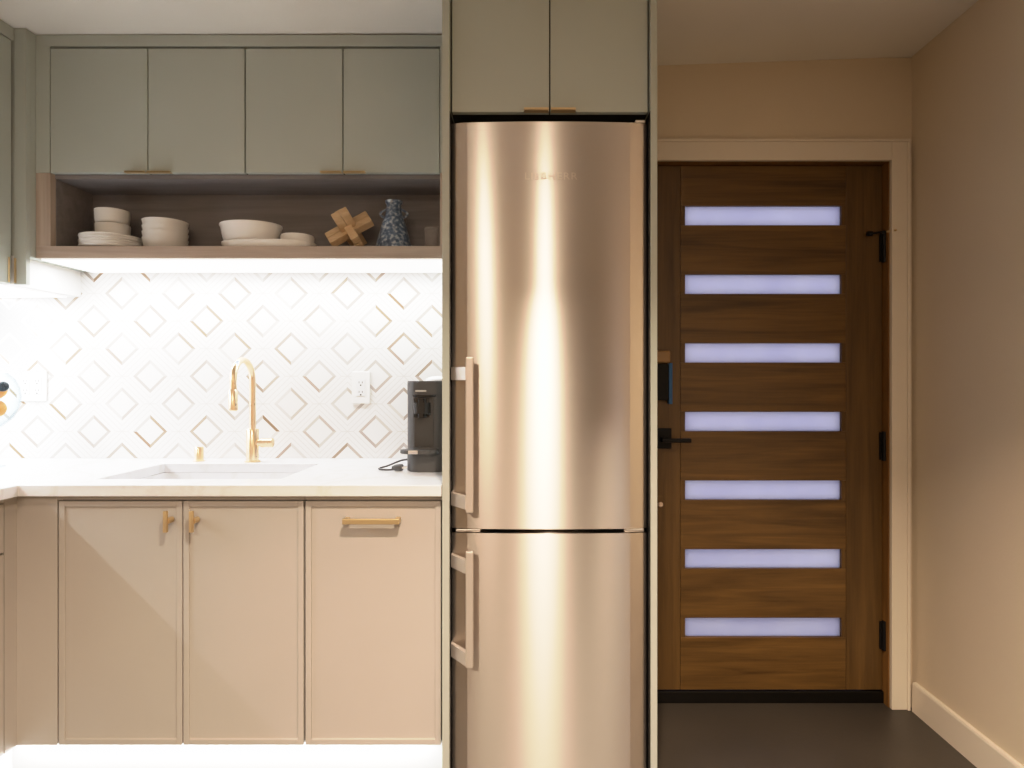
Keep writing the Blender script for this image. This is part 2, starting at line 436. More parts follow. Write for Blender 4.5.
# lever handle
bm = B(.478, .546, YS-.012, YS, .985, 1.064, .003)
lh = obj('handle_rose', bm, M['black'], d); lh['label'] = 'black square handle rose'
bm = bmesh.new(); tube(bm, [(.512, YS-.012, 1.020), (.512, YS-.045, 1.020)], .011)
box(bm, .500, .612, YS-.056, YS-.042, 1.012, 1.028, .004)
obj('lever', bm, M['black'], lh)
# lock body over the handle
bm = bmesh.new()
box(bm, .470, .5315, YS-.030, YS, 1.172, 1.311, .004)
lk = obj('lock_body', bm, M['black'], d); lk['label'] = 'dark box-shaped lock above the lever'
obj('lock_edge', prism(bmesh.new(), [(.532, YS-.032), (.532, YS), (.550, YS), (.545, YS-.030)], 1.158, 1.315), M['blue'], lk)['label'] = 'blue side of the lock'
obj('lock_cap', B(.474, .539, YS-.028, YS, 1.3155, 1.364, .010, 3), M['tan'], lk, 40)['label'] = 'tan cap on the lock'
bm = lathe([(0, 0), (.010, 0), (.010, .004), (.007, .008), (0, .009)], 0, 0, 0, 24)
bmesh.ops.rotate(bm, verts=bm.verts[:], cent=(0, 0, 0), matrix=Matrix.Rotation(PI/2, 3, 'X'))
bmesh.ops.translate(bm, verts=bm.verts[:], vec=(.505, YS, 0.768))
obj('peg', bm, M['peg'], d, 40)['label'] = 'small round pale peg low on the door'
for i, z in enumerate((1.760, 0.995, .264)):
    bm = bmesh.new(); tube(bm, [(DX1-.001, YS-.010, z-.056), (DX1-.001, YS-.010, z+.056)], .0095)
    box(bm, DX1-.016, DX1-.001, YS-.006, YS-.0005, z-.053, z+.053)
    hg = obj('hinge', bm, M['black'], d, 40)
    if i == 0:
        bm = bmesh.new(); tube(bm, [(DX1-.007, YS-.012, z+.062), (DX1-.050, YS-.030, z+.052), (DX1-.066, YS-.018, z+.050)], .004)
        tube(bm, [(DX1-.056, YS-.024, z+.051), (DX1-.074, YS-.024, z+.051)], .010)
        tube(bm, [(DX1-.007, YS-.012, z+.053), (DX1-.007, YS-.012, z+.064)], .011)
        obj('hinge_stop', bm, M['black'], hg, 40)
        bm = bmesh.new(); tube(bm, [(DX1-.003, YS-.030, z+.057), (DX1+.018, YS-.0585, z+.057)], .004)
        obj('stop_pin', bm, M['brass'], hg, 40)

# ------------------------------------------------------------------ tall fridge column
PYF = 1.84
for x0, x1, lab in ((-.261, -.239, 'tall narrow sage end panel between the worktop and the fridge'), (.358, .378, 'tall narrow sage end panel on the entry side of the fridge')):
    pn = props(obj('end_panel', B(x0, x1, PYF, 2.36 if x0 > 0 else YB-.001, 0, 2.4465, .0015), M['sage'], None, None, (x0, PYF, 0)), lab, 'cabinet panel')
    obj('gap_darkener', B(x0-.0012, x0, PYF+.002, 1.95, .0, 2.05) if x0 > 0 else B(x1, x1+.0012, PYF+.002, 1.95, .0, 2.05), M['black'], pn)['label'] = 'added black sheet darkening the gap beside the fridge'  # black sheet added to darken the gap between panel and fridge
t = thing('fridge_top_cabinet', 'sage two-door cabinet over the stainless fridge', 'cabinet', (.0595, 1.86, 2.05))
bm = bmesh.new(); box(bm, -.238, .357, 1.886, 2.35, 2.06, 2.4455)
obj('carcass', bm, M['gap'], t)
for x0, x1, hx0, hx1 in ((-.2345, .0575, -.018, .0555), (.0615, .3535, .0625, .1365)):
    dr = obj('door', B(x0, x1, 1.862, 1.882, 2.055, 2.440, .0015), M['sage'], t)
    bm = B(hx0, hx1, 1.842, 1.862, 2.0515, 2.0545); box(bm, hx0, hx1, 1.842, 1.846, 2.0515, 2.0605, .001)
    obj('edge_pull', bm, M['brass'], dr)
# black niche behind the gap
t = thing('refrigerator', 'tall two-door stainless steel fridge freezer with bowed doors', 'refrigerator', (.0585, 2.1, 0))
obj('cabinet_body', B(-.232, .349, 1.932, 2.34, .03, 2.020, .004), M['black'], t)
SAG = .0080
def door_poly(x0, x1, yb=1.93):
    pts = [(x1, yb), (x0, yb), (x0, 1.8775), (x0+.0015, 1.8755)]
    a0, a1 = x0+.047, x1-.051
    pts.append((a0, 1.8695)); n = 40; mid = (a0+a1)/2; half = (a1-a0)/2
    for k in range(0, n+1):
        x = a0+(a1-a0)*k/n; u = (x-mid)/half
        pts.append((x, 1.8688-SAG*(1-u*u)))
    pts += [(a1, 1.8695), (x1-.0015, 1.8755), (x1, 1.8775)]
    # drop duplicate-ish points
    out = []
    for q in pts:
        if not out or (Vector(q)-Vector(out[-1])).length > .0005: out.append(q)
    return out
FX0, FX1 = -.236, .353
def fdoor(z0, z1, name, lab):
    bm = prism(bmesh.new(), door_poly(FX0, FX1), z0, z1)
    es = [e for e in bm.edges if abs(e.verts[0].co.z-e.verts[1].co.z) < 1e-6 and (e.verts[0].co.y < 1.9 or e.verts[1].co.y < 1.9)]
    bmesh.ops.bevel(bm, geom=es, offset=.0015, segments=2, affect='EDGES')
    return props(obj(name, bm, M['steel'], t, 25), lab)
up = fdoor(.802, 2.026, 'upper_door', 'tall upper stainless door'); lowd = fdoor(.06, .789, 'lower_door', 'shorter lower stainless door')
obj('plinth', B(-.225, .342, 1.90, 1.931, 0, .055, .003), M['black'], t)
def handle(par, z0, z1, b0, b1):
    h = obj('handle', B(-.187, -.165, 1.797, 1.812, z0, z1, .004), M['handle'], par)
    for c in (b0, b1):
        bm = bmesh.new()
        pl = [(-.2374, 1.893), (-.2374, 1.862), (-.187, 1.797), (-.180, 1.800), (-.180, 1.812), (-.2362, 1.878), (-.2362, 1.893)]
        prism(bm, pl, c-.019, c+.019)
        obj('bracket', bm, M['handle'], h)
handle(up, .864, 1.317, 1.269, .893)
handle(lowd, .413, .752, .707, .439)
bm = bmesh.new(); box(bm, .285, .345, 1.875, 1.925, .7905, .8005, .002)
obj('middle_hinge', bm, M['silver'], t)
bm = bmesh.new(); box(bm, -.225, -.15, 1.875, 1.925, .7905, .7985, .002)
obj('hinge_cover', bm, M['silver'], t)
obj('top_hinge', B(.318, .349, 1.872, 1.931, 2.0275, 2.036, .003), M['silver'], t)
# raised lettering
cu = bpy.data.curves.new('lettering', 'FONT'); cu.body = 'LIEBHERR'; cu.size = .030; cu.align_x = 'CENTER'; cu.align_y = 'CENTER'; cu.extrude = .0012; cu.space_character = 1.15
tmp = bpy.data.objects.new('lettering_tmp', cu); C.objects.link(tmp)
dg = bpy.context.evaluated_depsgraph_get(); me = bpy.data.meshes.new_from_object(tmp.evaluated_get(dg))
bpy.data.objects.remove(tmp)
bm = bmesh.new(); bm.from_mesh(me); bpy.data.meshes.remove(me)
w = max(v.co.x for v in bm.verts)-min(v.co.x for v in bm.verts)
bmesh.ops.scale(bm, verts=bm.verts[:], vec=(.157/w, 1, 1))
bmesh.ops.rotate(bm, verts=bm.verts[:], cent=(0, 0, 0), matrix=Matrix.Rotation(PI/2, 3, 'X'))
mid = (FX0+.047+FX1-.051)/2; half = (FX1-.051-FX0-.047)/2
for v in bm.verts:
    v.co.x += .0625; v.co.z += 1.861
    u = (v.co.x-mid)/half
    v.co.y += 1.8688-SAG*(1-u*u)
obj('lettering', bm, M['letter'], up)['label'] = 'raised steel lettering near the top of the door'

# ------------------------------------------------------------------ upper cabinets
YU = 2.19
def upper(x0, xm, x1, lab, pulls):
    t = thing('wall_cabinet', lab, 'cabinet', ((x0+x1)/2, YU, 1.98), 'sage wall cabinets over the open shelf')
    obj('carcass', B(x0, x1, YU+.022, YB-.001, 1.983, 2.428), M['gap'], t)
    for a, b, (h0, h1) in ((x0+.002, xm-.002, pulls[0]), (xm+.002, x1-.002, pulls[1])):
        dr = obj('door', B(a, b, YU, YU+.02, 1.982, 2.421, .0015), M['sage'], t)
        bm = B(h0, h1, YU-.016, YU, 1.9785, 1.9815); box(bm, h0, h1, YU-.016, YU-.013, 1.9765, 1.9845, .001)
        obj('edge_pull', bm, M['brass'], dr)
upper(-1.696, -1.350, -1.007, 'sage two-door wall cabinet nearest the corner, over the plates', ((-1.4246, -1.352), (-1.345, -1.263)))
upper(-1.006, -.661, -.318, 'sage two-door wall cabinet beside the fridge panel, over the blue vase', ((-.737, -.663), (-.656, -.579)))
bm = bmesh.new()
box(bm, -1.745, -.262, YU, YU+.02, 2.4285, 2.469)
box(bm, -1.745, -1.6965, YU, YU+.02, 1.9825, 2.4280)
box(bm, -.3175, -.262, YU, YU+.02, 1.9825, 2.4280)
struct('trim_3', bm, M['sage'], 'sage crown strip and fillers framing the wall cabinets', 'cabinet trim')
# open shelf box
t = thing('open_shelf', 'long open walnut shelf box under the wall cabinets', 'shelf', (-1.0, YU, 1.681))
obj('bottom_board', B(-1.7455, -.262, YU, YB-.001, 1.681, 1.7235, .001), M['walnut'], t)
obj('side_board', B(-1.7455, -1.694, YU, YB-.001, 1.7237, 1.9815, .001), M['walnut_v'], t)
obj('side_board', B(-.3185, -.262, YU, YB-.001, 1.7237, 1.9815, .001), M['walnut_v'], t)
bm = B(-1.6938, -1.6915, YU+.024, 2.3995, 1.7238, 1.9665); obj('side_shade', bm, M['walnut_in'], t)  # dark sheet painting in the shade on the inner side board
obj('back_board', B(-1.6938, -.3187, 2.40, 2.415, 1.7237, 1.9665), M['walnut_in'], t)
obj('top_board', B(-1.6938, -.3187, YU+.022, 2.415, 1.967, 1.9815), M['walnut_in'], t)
# under-shelf LED
obj_led = props(obj('under_shelf_light', B(-1.738, -.264, 2.205, 2.4685, 1.6765, 1.6808), M['led'], None, None, (-1, 2.38, 1.68)), 'slim white light strip glowing under the walnut shelf', 'light strip')

props(obj('corner_cabinet_light', B(-2.18, -1.83, 1.0, 2.45, 1.5762, 1.5808), M['led'], None, None, (-2, 2, 1.58)), 'white light panel glowing under the corner wall cabinet', 'light strip')
# corner cabinet on the left run
t = thing('corner_wall_cabinet', 'sage wall cabinet on the left wall, cut by the frame', 'cabinet', (-1.99, 1.7, 1.581))
bm = bmesh.new(); box(bm, XL+.001, -1.811, 0.9, 2.149, 1.581, 2.4685); box(bm, XL+.001, -1.789, 2.1492, YB-.001, 1.6815, 2.4685)
obj('carcass', bm, M['sage'], t)
obj('lit_end', B(XL+.001, -1.789, 2.1492, YB-.001, 1.581, 1.6812), M['kick'], t)  # sage end coloured white, painting in the glare of the strip light
obj('recess', B(-1.8105, -1.808, .9, 2.1485, 1.583, 2.424), M['gap'], t)
dr = obj('door', B(-1.8075, -1.789, 1.52, 2.138, 1.581, 2.419, .0015), M['sage'], t)
obj('pull', B(-1.7888, -1.7862, 2.124, 2.131, 1.586, 1.672, .001), M['brass'], dr)
obj('door', B(-1.8075, -1.789, .9, 1.516, 1.581, 2.419, .0015), M['sage'], t)
obj('crown_strip', B(-1.8075, -1.789, .9, 2.149, 2.4245, 2.4685), M['sage'], t)
fp = obj('corner_panel', B(-1.7885, -1.7465, 2.149, 2.166, 1.581, 2.4685, .001), M['sage'], t)
obj('panel_return', B(-1.7885, -1.7465, 2.1665, YB-.001, 1.681, 2.4685), M['sage'], t)
obj('pull', B(-1.7835, -1.7795, 2.142, 2.1488, 1.586, 1.672, .001), M['brass'], fp)

# ------------------------------------------------------------------ backsplash, worktop, sink
props(obj('tile_backsplash', B(XL+.001, -.262, YB-.010, YB, .9385, 1.6805), M['mosaic'], None, None, None), 'white stone mosaic backsplash of outlined diamonds', 'backsplash')
obj_bs2 = B(XL, XL+.010, .9, YB-.0105, .9385, 1.5805)
props(obj('tile_backsplash', obj_bs2, M['quartz']), 'pale backsplash on the left wall over the side worktop', 'backsplash')
SK = (-1.367, -.785, 1.952, 2.317)
xs = [XL+.001, -1.519, SK[0], SK[1], -.2625]; ys = [.6, 1.84, SK[2], SK[3], YB-.0005]
ct = cells(xs, ys, .904, .938, lambda x, y: (y > 1.84 or x < -1.519) and not (SK[0] < x < SK[1] and SK[2] < y < SK[3]))
o = props(obj('worktop', ct, M['quartz'], None, None, (-1.2, 1.84, .904)), 'white quartz L-shaped worktop with a sink cut-out', 'worktop')
bv = o.modifiers.new('soft', 'BEVEL'); bv.width = .002; bv.segments = 2; bv.limit_method = 'ANGLE'
# sink
x0, x1, y0, y1 = SK; zt, zb = .9035, .690
bm = bmesh.new(); g = -.004; th = .014
def ring(x0, x1, y0, y1, z, r=.02, n=5):
    out = []
    for cx, cy, a0 in ((x1-r, y1-r, 0), (x0+r, y1-r, PI/2), (x0+r, y0+r, PI), (x1-r, y0+r, 3*PI/2)):
        for k in range(n+1):
            a = a0+k*PI/2/n; out.append(bm.verts.new((cx+r*math.cos(a), cy+r*math.sin(a), z)))
    return out
rs = [ring(x0-.02, x1+.02, y0-.02, y1+.02, zt-.012), ring(x0-.02, x1+.02, y0-.02, y1+.02, zt), ring(x0, x1, y0, y1, zt),
      ring(x0+.006, x1-.006, y0+.006, y1-.006, zb+.02), ring(x0+.02, x1-.02, y0+.02, y1-.02, zb)]
for a, b in zip(rs, rs[1:]):
    for k in range(len(a)): bm.faces.new((a[k], a[(k+1) % len(a)], b[(k+1) % len(a)], b[k]))
bm.faces.new(rs[-1])
sk = thing('sink', 'white undermount rectangular sink set in the worktop', 'sink', ((x0+x1)/2, (y0+y1)/2, zb))
obj('basin', bm, M['quartz'], sk, 40)
obj('drain', lathe([(.045, .001), (.045, .004), (.03, .004), (.028, .001), (0, .001)], (x0+x1)/2, (y0+y1)/2+.08, zb, 32), M['gold'], sk, 40)

# faucet
fx, fy, fz = -1.057, 2.362, .938
t = thing('kitchen_faucet', 'tall brass gooseneck faucet behind the sink', 'faucet', (fx, fy, fz))
obj('base_flange', lathe([(0, 0), (.029, 0), (.029, .004), (.024, .007), (0, .007)], fx, fy, fz, 40), M['gold'], t, 40)
obj('body', lathe([(0, .007), (.0225, .007), (.0225, .122), (.0205, .126), (0, .126)], fx, fy, fz, 40), M['gold'], t, 40)
R = .077; zc0 = fz+.308; pts = [(fx, fy, fz+.126), (fx, fy, fz+.2), (fx, fy, zc0)]
for k in range(1, 25):
    a = PI*k/24; pts.append((fx, fy-R+R*math.cos(a), zc0+R*math.sin(a)))
pts.append((fx, fy-2*R, zc0-.03))
obj('neck', tube(bmesh.new(), pts, .0118, 24), M['gold'], t, 40)
obj('spray_head', lathe([(0, 0), (.012, 0), (.0155, .003), (.0155, .070), (.0118, .076), (0, .076)], fx, fy-2*R, zc0-.106, 32), M['gold'], t, 40)
bm = tube(bmesh.new(), [(fx+.020, fy, fz+.073), (fx+.034, fy, fz+.073)], .0125, 24)
lv = obj('lever_stem', bm, M['gold'], t, 40)
bm = tube(bmesh.new(), [(fx+.034, fy, fz+.073), (fx+.0345, fy, fz+.073), (fx+.0765, fy, fz+.073), (fx+.078, fy, fz+.073)], [.015, .0175, .0175, .0155], 28)
obj('lever_grip', bm, M['gold'], lv, 40)
t = props(obj('air_gap_cap', lathe([(0, 0), (.021, 0), (.021, .004), (.0165, .006), (.0165, .052), (.0145, .055), (0, .055)], -1.273, 2.385, fz, 32), M['gold'], None, 40, (-1.273, 2.385, fz)),
          'short brass cylinder standing on the worktop left of the faucet', 'sink fitting')

# outlets
def outlet(cx, w, z0, z1, gangs, name, lab):
    t = thing(name, lab, 'outlet', (cx, YB-.0105, (z0+z1)/2))
    obj('wall_plate', B(cx-w/2, cx+w/2, YB-.0175, YB-.0102, z0, z1, .003), M['plate_plastic'], t)
    zm = (z0+z1)/2
    for g in gangs:
        rc = obj('receptacle', B(cx+g-.0165, cx+g+.0165, YB-.0195, YB-.0177, zm-.034, zm+.034, .001), M['white_lid'], t)
        for dz in (-.019, .019):
            bm = bmesh.new()
            for a, b, c, e in ((-.0075, -.0051, -.002, .006), (.0051, .0075, -.002, .006), (-.003, .003, -.012, -.007)):
                box(bm, cx+g+a, cx+g+b, YB-.0202, YB-.0196, zm+dz+c, zm+dz+e)
            obj('socket', bm, M['charcoal'], rc)
outlet(-.672, .074, 1.156, 1.284, (0,), 'wall_outlet', 'white single wall outlet between the faucet and the coffee machine')
outlet(-1.980, .118, 1.166, 1.286, (-.023, .023), 'wall_outlet', 'wide white wall outlet near the left corner')

# ------------------------------------------------------------------ base cabinets
YF = 1.873
def shaker(x0, x1, z0, z1, parent, name='door'):
    """slim framed front: slab with raised thin border"""
    f = .017
    bm = bmesh.new()
    box(bm, x0+f, x1-f, YF+.006, YF+.02, z0+f, z1-f)
    for a, b, c, e in ((x0, x0+f, z0, z1), (x1-f, x1, z0, z1), (x0+f, x1-f, z0, z0+f), (x0+f, x1-f, z1-f, z1)):
        box(bm, a, b, YF, YF+.02, c, e, .0012)
    return obj(name, bm, M['taupe'], parent)
BZ0, BZ1 = .147, .884
t = thing('sink_cabinet', 'taupe two-door base cabinet under the sink', 'cabinet', (-1.05, 1.9, BZ0))
bm = bmesh.new()
box(bm, -1.428, -1.41, 1.896, 2.46, BZ0, .9035); box(bm, -.699, -.681, 1.896, 2.46, BZ0, .9035); box(bm, -1.41, -.699, 1.896, 2.46, BZ0, BZ0+.018)
box(bm, -1.41, -.699, 1.896, 1.914, .66, .9035); box(bm, -1.41, -.699, 1.896, 1.90, BZ0+.018, .66)
obj('carcass', bm, M['gap'], t)
obj('top_rail', B(-1.428, -.681, 1.874, 1.8955, .8885, .9035), M['taupe'], t)
def tbar(x, parent):
    z = .829
    bm = tube(bmesh.new(), [(x, YF, z), (x, YF-.026, z)], .0095)
    box(bm, x-.0055, x+.0055, YF-.036, YF-.026, z-.0315, z+.0315, .001)
    obj('pull', bm, M['brass'], parent, 40)
dr = shaker(-1.4235, -1.0515, BZ0, BZ1, t); tbar(-1.083, dr)
dr = shaker(-1.0475, -.6845, BZ0, BZ1, t); tbar(-1.006, dr)
t = thing('pull_out_cabinet', 'taupe single-front base cabinet with a brass bar handle beside the fridge', 'cabinet', (-.47, 1.9, BZ0))
obj('carcass', B(-.679, -.2625, 1.896, 2.46, BZ0, .9035), M['gap'], t)
obj('top_rail', B(-.679, -.2625, 1.874, 1.8955, .8885, .9035), M['taupe'], t)
dr = shaker(-.6785, -.2695, BZ0, BZ1, t, 'front')
z = .829
bm = B(-.558, -.388, YF-.034, YF-.023, z-.008, z+.008, .002)
box(bm, -.556, -.543, YF-.025, YF, z-.008, z+.008, .001); box(bm, -.403, -.390, YF-.025, YF, z-.008, z+.008, .001)
obj('bar_handle', bm, M['brass'], dr)
# left run
t = thing('drawer_cabinet', 'taupe drawer base cabinet of the left run, mostly out of frame', 'cabinet', (-1.9, 1.3, BZ0))
obj('carcass', B(XL+.001, -1.571, .62, 1.829, BZ0, .9035), M['gap'], t)
for y0, y1 in ((1.22, 1.826), (.62, 1.215)):
    for z0, z1 in ((.742, BZ1), (.147, .735)):
        bm = bmesh.new(); f = .017
        box(bm, -1.57, -1.556, y0+f, y1-f, z0+f, z1-f)
        for a, b, c, e in ((y0, y0+f, z0, z1), (y1-f, y1, z0, z1), (y0+f, y1-f, z0, z0+f), (y0+f, y1-f, z1-f, z1)):
            box(bm, -1.57, -1.55, a, b, c, e, .0012)
        dr = obj('drawer_front', bm, M['taupe'], t)
        zz = z1-.055; ym = (y0+y1)/2
        bm = B(-1.527, -1.516, ym-.085, ym+.085, zz-.008, zz+.008, .002)
        box(bm, -1.55, -1.525, ym-.083, ym-.07, zz-.008, zz+.008); box(bm, -1.55, -1.525, ym+.07, ym+.083, zz-.008, zz+.008)
        obj('bar_handle', bm, M['brass'], dr)
obj('top_rail', B(-1.5705, -1.5505, .62, 1.829, .8885, .9035), M['taupe'], t)
bm = bmesh.new()
prism(bm, [(-1.571, 1.8292), (-1.55, 1.8292), (-1.55, YF), (-1.4285, YF), (-1.4285, YF+.02), (-1.571, YF+.02)], BZ0, .9035)
struct('trim_4', bm, M['taupe'], 'taupe corner filler between the two base runs', 'cabinet trim')
bm = bmesh.new()
box(bm, -1.63, -.2625, 1.952, 1.962, 0, BZ0-.001); box(bm, -1.64, -1.63, .62, 1.962, 0, BZ0-.001)
struct('trim_5', bm, M['kick'], 'white lit toe kick under the base cabinets', 'toe kick')
props(obj('toe_kick_light', B(-1.60, -.29, 1.925, 1.937, BZ0-.008, BZ0-.0003), M['led'], None, None, (-.9, 1.93, BZ0)), 'white light strip glowing under the base cabinets', 'light strip')

# ------------------------------------------------------------------ coffee machine
cx = -.3520; y0 = 2.098; cz = .938
t = thing('coffee_machine', 'charcoal capsule coffee machine at the fridge end of the worktop', 'coffee machine', (cx, 2.2, cz))
def rrect(x0, x1, y0, y1, r, n=8, rb=None):
    rb = rb or r; out = []
    for px, py, a0, q in ((x1-r, y1-r, 0, r), (x0+r, y1-r, PI/2, r), (x0+rb, y0+rb, PI, rb), (x1-rb, y0+rb, 3*PI/2, rb)):
        for k in range(n+1):
            a = a0+k*PI/2/n; out.append((px+q*math.cos(a), py+q*math.sin(a)))
    return out
def bevprism(poly, z0, z1, bev):
    bm = prism(bmesh.new(), poly, z0, z1)
    es = [e for e in bm.edges if abs(e.verts[0].co.z-e.verts[1].co.z) < 1e-6]
    if bev: bmesh.ops.bevel(bm, geom=es, offset=bev, segments=2, affect='EDGES')
    return bm
obj('body', bevprism(rrect(cx-.071, cx+.071, y0+.004, y0+.30, .03, 8, .045), cz, cz+.306, .004), M['charcoal'], t, 35)
obj('head', bevprism(rrect(cx-.0712, cx+.0712, y0+.000, y0+.12, .025, 8, .045), cz+.258, cz+.3085, .005), M['charcoal'], t, 35)
obj('lip', bevprism(rrect(cx-.052, cx+.040, y0-.006, y0+.05, .01, 8, .03), cz+.255, cz+.2615, .001), M['charcoal_gloss'], t, 35)
obj('front_panel', B(cx-.040, cx+.026, y0+.0015, y0+.010, cz+.085, cz+.254, .002), M['charcoal_soft'], t)
bm = bevprism(rrect(cx-.042, cx+.016, y0-.020, y0+.03, .022), cz+.185, cz+.250, .014)
obj('spout', bm, M['charcoal_gloss'], t, 50)
obj('badge', B(cx-.036, cx+.001, y0-.0015, y0+.001, cz+.272, cz+.278, .0008), M['badge'], t)['label'] = 'pale badge on the head'
bm = bevprism(rrect(cx-.084, cx+.046, y0-.042, y0+.02, .028), cz+.066, cz+.078, .003)
cs = obj('cup_support', bm, M['charcoal'], t, 35)
obj('support_cap', B(cx-.052, cx-.020, y0-.0455, y0-.041, cz+.066, cz+.078, .002), M['silver'], cs)['label'] = 'pale metal tip'
obj('base', bevprism(rrect(cx-.0705, cx+.0705, y0-.004, y0+.10, .02, 8, .045), cz, cz+.062, .004), M['charcoal'], t, 35)
obj('lid', lathe([(.052, 0), (.050, .008), (.038, .016), (.018, .020), (0, .021)], cx+.015, y0+.20, cz+.306, 32), M['white_lid'], t, 40)['label'] = 'white domed lid behind the head'
pts = []
import itertools
cp = [(cx-.070, y0+.075, cz+.034), (cx-.10, y0+.075, cz+.030), (cx-.145, y0+.080, cz+.012), (cx-.172, y0+.068, cz+.0045), (cx-.165, y0+.040, cz+.0045), (cx-.130, y0+.028, cz+.0045), (cx-.105, y0+.022, cz+.008)]
def catmull(cp, m=8):
    cp = [Vector(c) for c in cp]; out = []
    for i in range(len(cp)-1):
        p0, p1, p2, p3 = cp[max(i-1, 0)], cp[i], cp[i+1], cp[min(i+2, len(cp)-1)]
        for k in range(m):
            u = k/m
            out.append(.5*((2*p1)+(p2-p0)*u+(2*p0-5*p1+4*p2-p3)*u*u+(3*p1-p0-3*p2+p3)*u**3))
    out.append(cp[-1]); return out
co = obj('power_cord', tube(bmesh.new(), catmull(cp), .0033, 10), M['charcoal'], t, 40)
bm = bmesh.new(); tube(bm, [(cx-.120, y0+.022, cz+.012), (cx-.108, y0+.022, cz+.012), (cx-.088, y0+.016, cz+.014), (cx-.083, y0+.015, cz+.014)], [.006, .011, .0125, .011], 16)
pg = obj('plug', bm, M['charcoal'], co, 40)
bm = bmesh.new()
box(bm, cx-.083, cx-.068, y0+.006, y0+.0075, cz+.011, cz+.017); box(bm, cx-.083, cx-.068, y0+.021, y0+.0225, cz+.011, cz+.017)
obj('prongs', bm, M['silver'], co)

# ------------------------------------------------------------------ things on the open shelf
SZ = 1.7236
def plate_bm():
    t_ = .0088
    low = [(0, 0), (.060, 0), (.085, .0010), (.097, .004), (.1020, .0075)]
    up_ = [(.1030, .012), (.1010, .0155), (.095, .0128), (.085, .0098), (.060, .0088), (0, .0088)]
    return lathe(low+up_, 0, 0, 0, 64)
def single(name, bm, mat, loc, lab, cat, group=None):
    o = obj(name, bm, mat, None, 40); o.location = loc
    return props(o, lab, cat, group)
def copy(o, loc, lab):
    c = o.copy(); C.objects.link(c); c.location = loc; c['label'] = lab; return c
PX, PY = -1.545, 2.294
names = ['lowest', 'second from the bottom', 'middle', 'second from the top', 'topmost']
p0 = None
for k in range(5):
    lab = f'white side plate, {names[k]} of the five stacked at the shelf left end'
    loc = (PX+(.001 if k % 2 else -.001), PY, SZ+.0092*k)
    if k == 0: p0 = single('plate', plate_bm(), M['grey_ceramic'], loc, lab, 'plate', 'white plates stacked on the shelf')
    else: copy(p0, loc, lab)
bowl = [(0, 0), (.047, 0), (.0525, .004), (.0545, .012), (.0565, .050), (.0560, .0525), (.0540, .0515), (.0515, .014), (.045, .008), (0, .007)]
zb = SZ+.0092*4+.009
b0 = single('small_bowl', lathe(bowl, 0, 0, 0, 56), M['grey_ceramic'], (PX+.002, PY, zb), 'small straight-sided white bowl directly on the stacked plates', 'bowl', 'small bowls on the plate stack')
copy(b0, (PX, PY, zb+.0527), 'small straight-sided white bowl on top of another small bowl over the plates')
nb = [(0, 0), (.056, 0), (.065, .004), (.068, .010), (.0755, .042), (.0762, .0450), (.0735, .0450), (.0635, .012), (.056, .006), (0, .006)]
n4 = ['lowest', 'second from the bottom', 'second from the top', 'topmost']
for k in range(4):
    lab = f'wide white bowl, {n4[k]} of the four nested beside the plates'
    loc = (-1.349, 2.295, SZ+.0218*k)
    if k == 0: w0 = single('nested_bowl', lathe(nb, 0, 0, 0, 64), M['grey_ceramic'], loc, lab, 'bowl', 'wide bowls nested on the shelf')
    else: copy(w0, loc, lab)
pl = [(0, 0), (.80, 0), (.95, .004), (1.0, .020), (1.0, .0265), (.985, .028), (.96, .0255), (.90, .020), (.60, .018), (0, .018)]
bm = lathe([(r*.168, z) for r, z in pl], 0, 0, 0, 96, 1, .54)
for v in bm.verts:                                  # squarer than an oval
    ca, sa = v.co.x/.168, v.co.y/(.168*.54); rr = math.hypot(ca, sa)
    if rr > 1e-5:
        k = (abs(ca/rr)**3.2+abs(sa/rr)**3.2)**(-1/3.2); v.co.x *= min(k, 1.2)**.999; v.co.y *= min(k, 1.2)
single('oval_platter', bm, M['white_ceramic'], (-.957, 2.292, SZ), 'long rounded white platter holding two bowls', 'platter')
sb = [(0, 0), (.072, 0), (.088, .005), (.098, .022), (.104, .045), (.108, .066), (.1120, .073), (.1110, .077), (.1065, .074), (.100, .046), (.094, .024), (.082, .012), (0, .008)]
single('salad_bowl', lathe(sb, 0, 0, 0, 64, 1, .80), M['white_ceramic'], (-1.032, 2.296, SZ+.0205), 'large deep white bowl on the oval platter', 'bowl')
db = [(0, 0), (.046, 0), (.054, .003), (.058, .014), (.0592, .034), (.0575, .0385), (.0545, .036), (.053, .016), (.046, .008), (0, .006)]
single('dip_bowl', lathe(db, 0, 0, 0, 56), M['white_ceramic'], (-.861, 2.296, SZ+.0205), 'small white bowl at the right end of the oval platter', 'bowl')
# interlocking wooden puzzle
t = thing('wooden_puzzle', 'interlocking wooden puzzle of crossed pale beams', 'ornament', (-.665, 2.285, SZ))
w, L = .031, .172
a_ = Vector((.85, .12, .52)).normalized(); b_v = Vector((-.505, .496, .71)); b_v = (b_v-a_*a_.dot(b_v)).normalized()
rot = Matrix((a_, b_v, a_.cross(b_v))).transposed()
beams = []
for ax in range(3):
    for s in (-1, 1):
        bm = bmesh.new(); g = .0006
        lim = [[-L/2, L/2] if i == ax else None for i in range(3)]
        j = (ax+1) % 3; k = (ax+2) % 3
        lim[j] = [s*w/2-w/2+g, s*w/2+w/2-g]; lim[k] = [-w/2+g, w/2-g]
        box(bm, *lim[0], *lim[1], *lim[2], .003)
        bmesh.ops.rotate(bm, verts=bm.verts[:], cent=(0, 0, 0), matrix=rot)
        beams.append(bm)
zmin = min(v.co.z for b_ in beams for v in b_.verts)
for b_ in beams:
    bmesh.ops.translate(b_, verts=b_.verts[:], vec=(-.665, 2.285, SZ-zmin))
    obj('beam', b_, M['puzzle'], t)
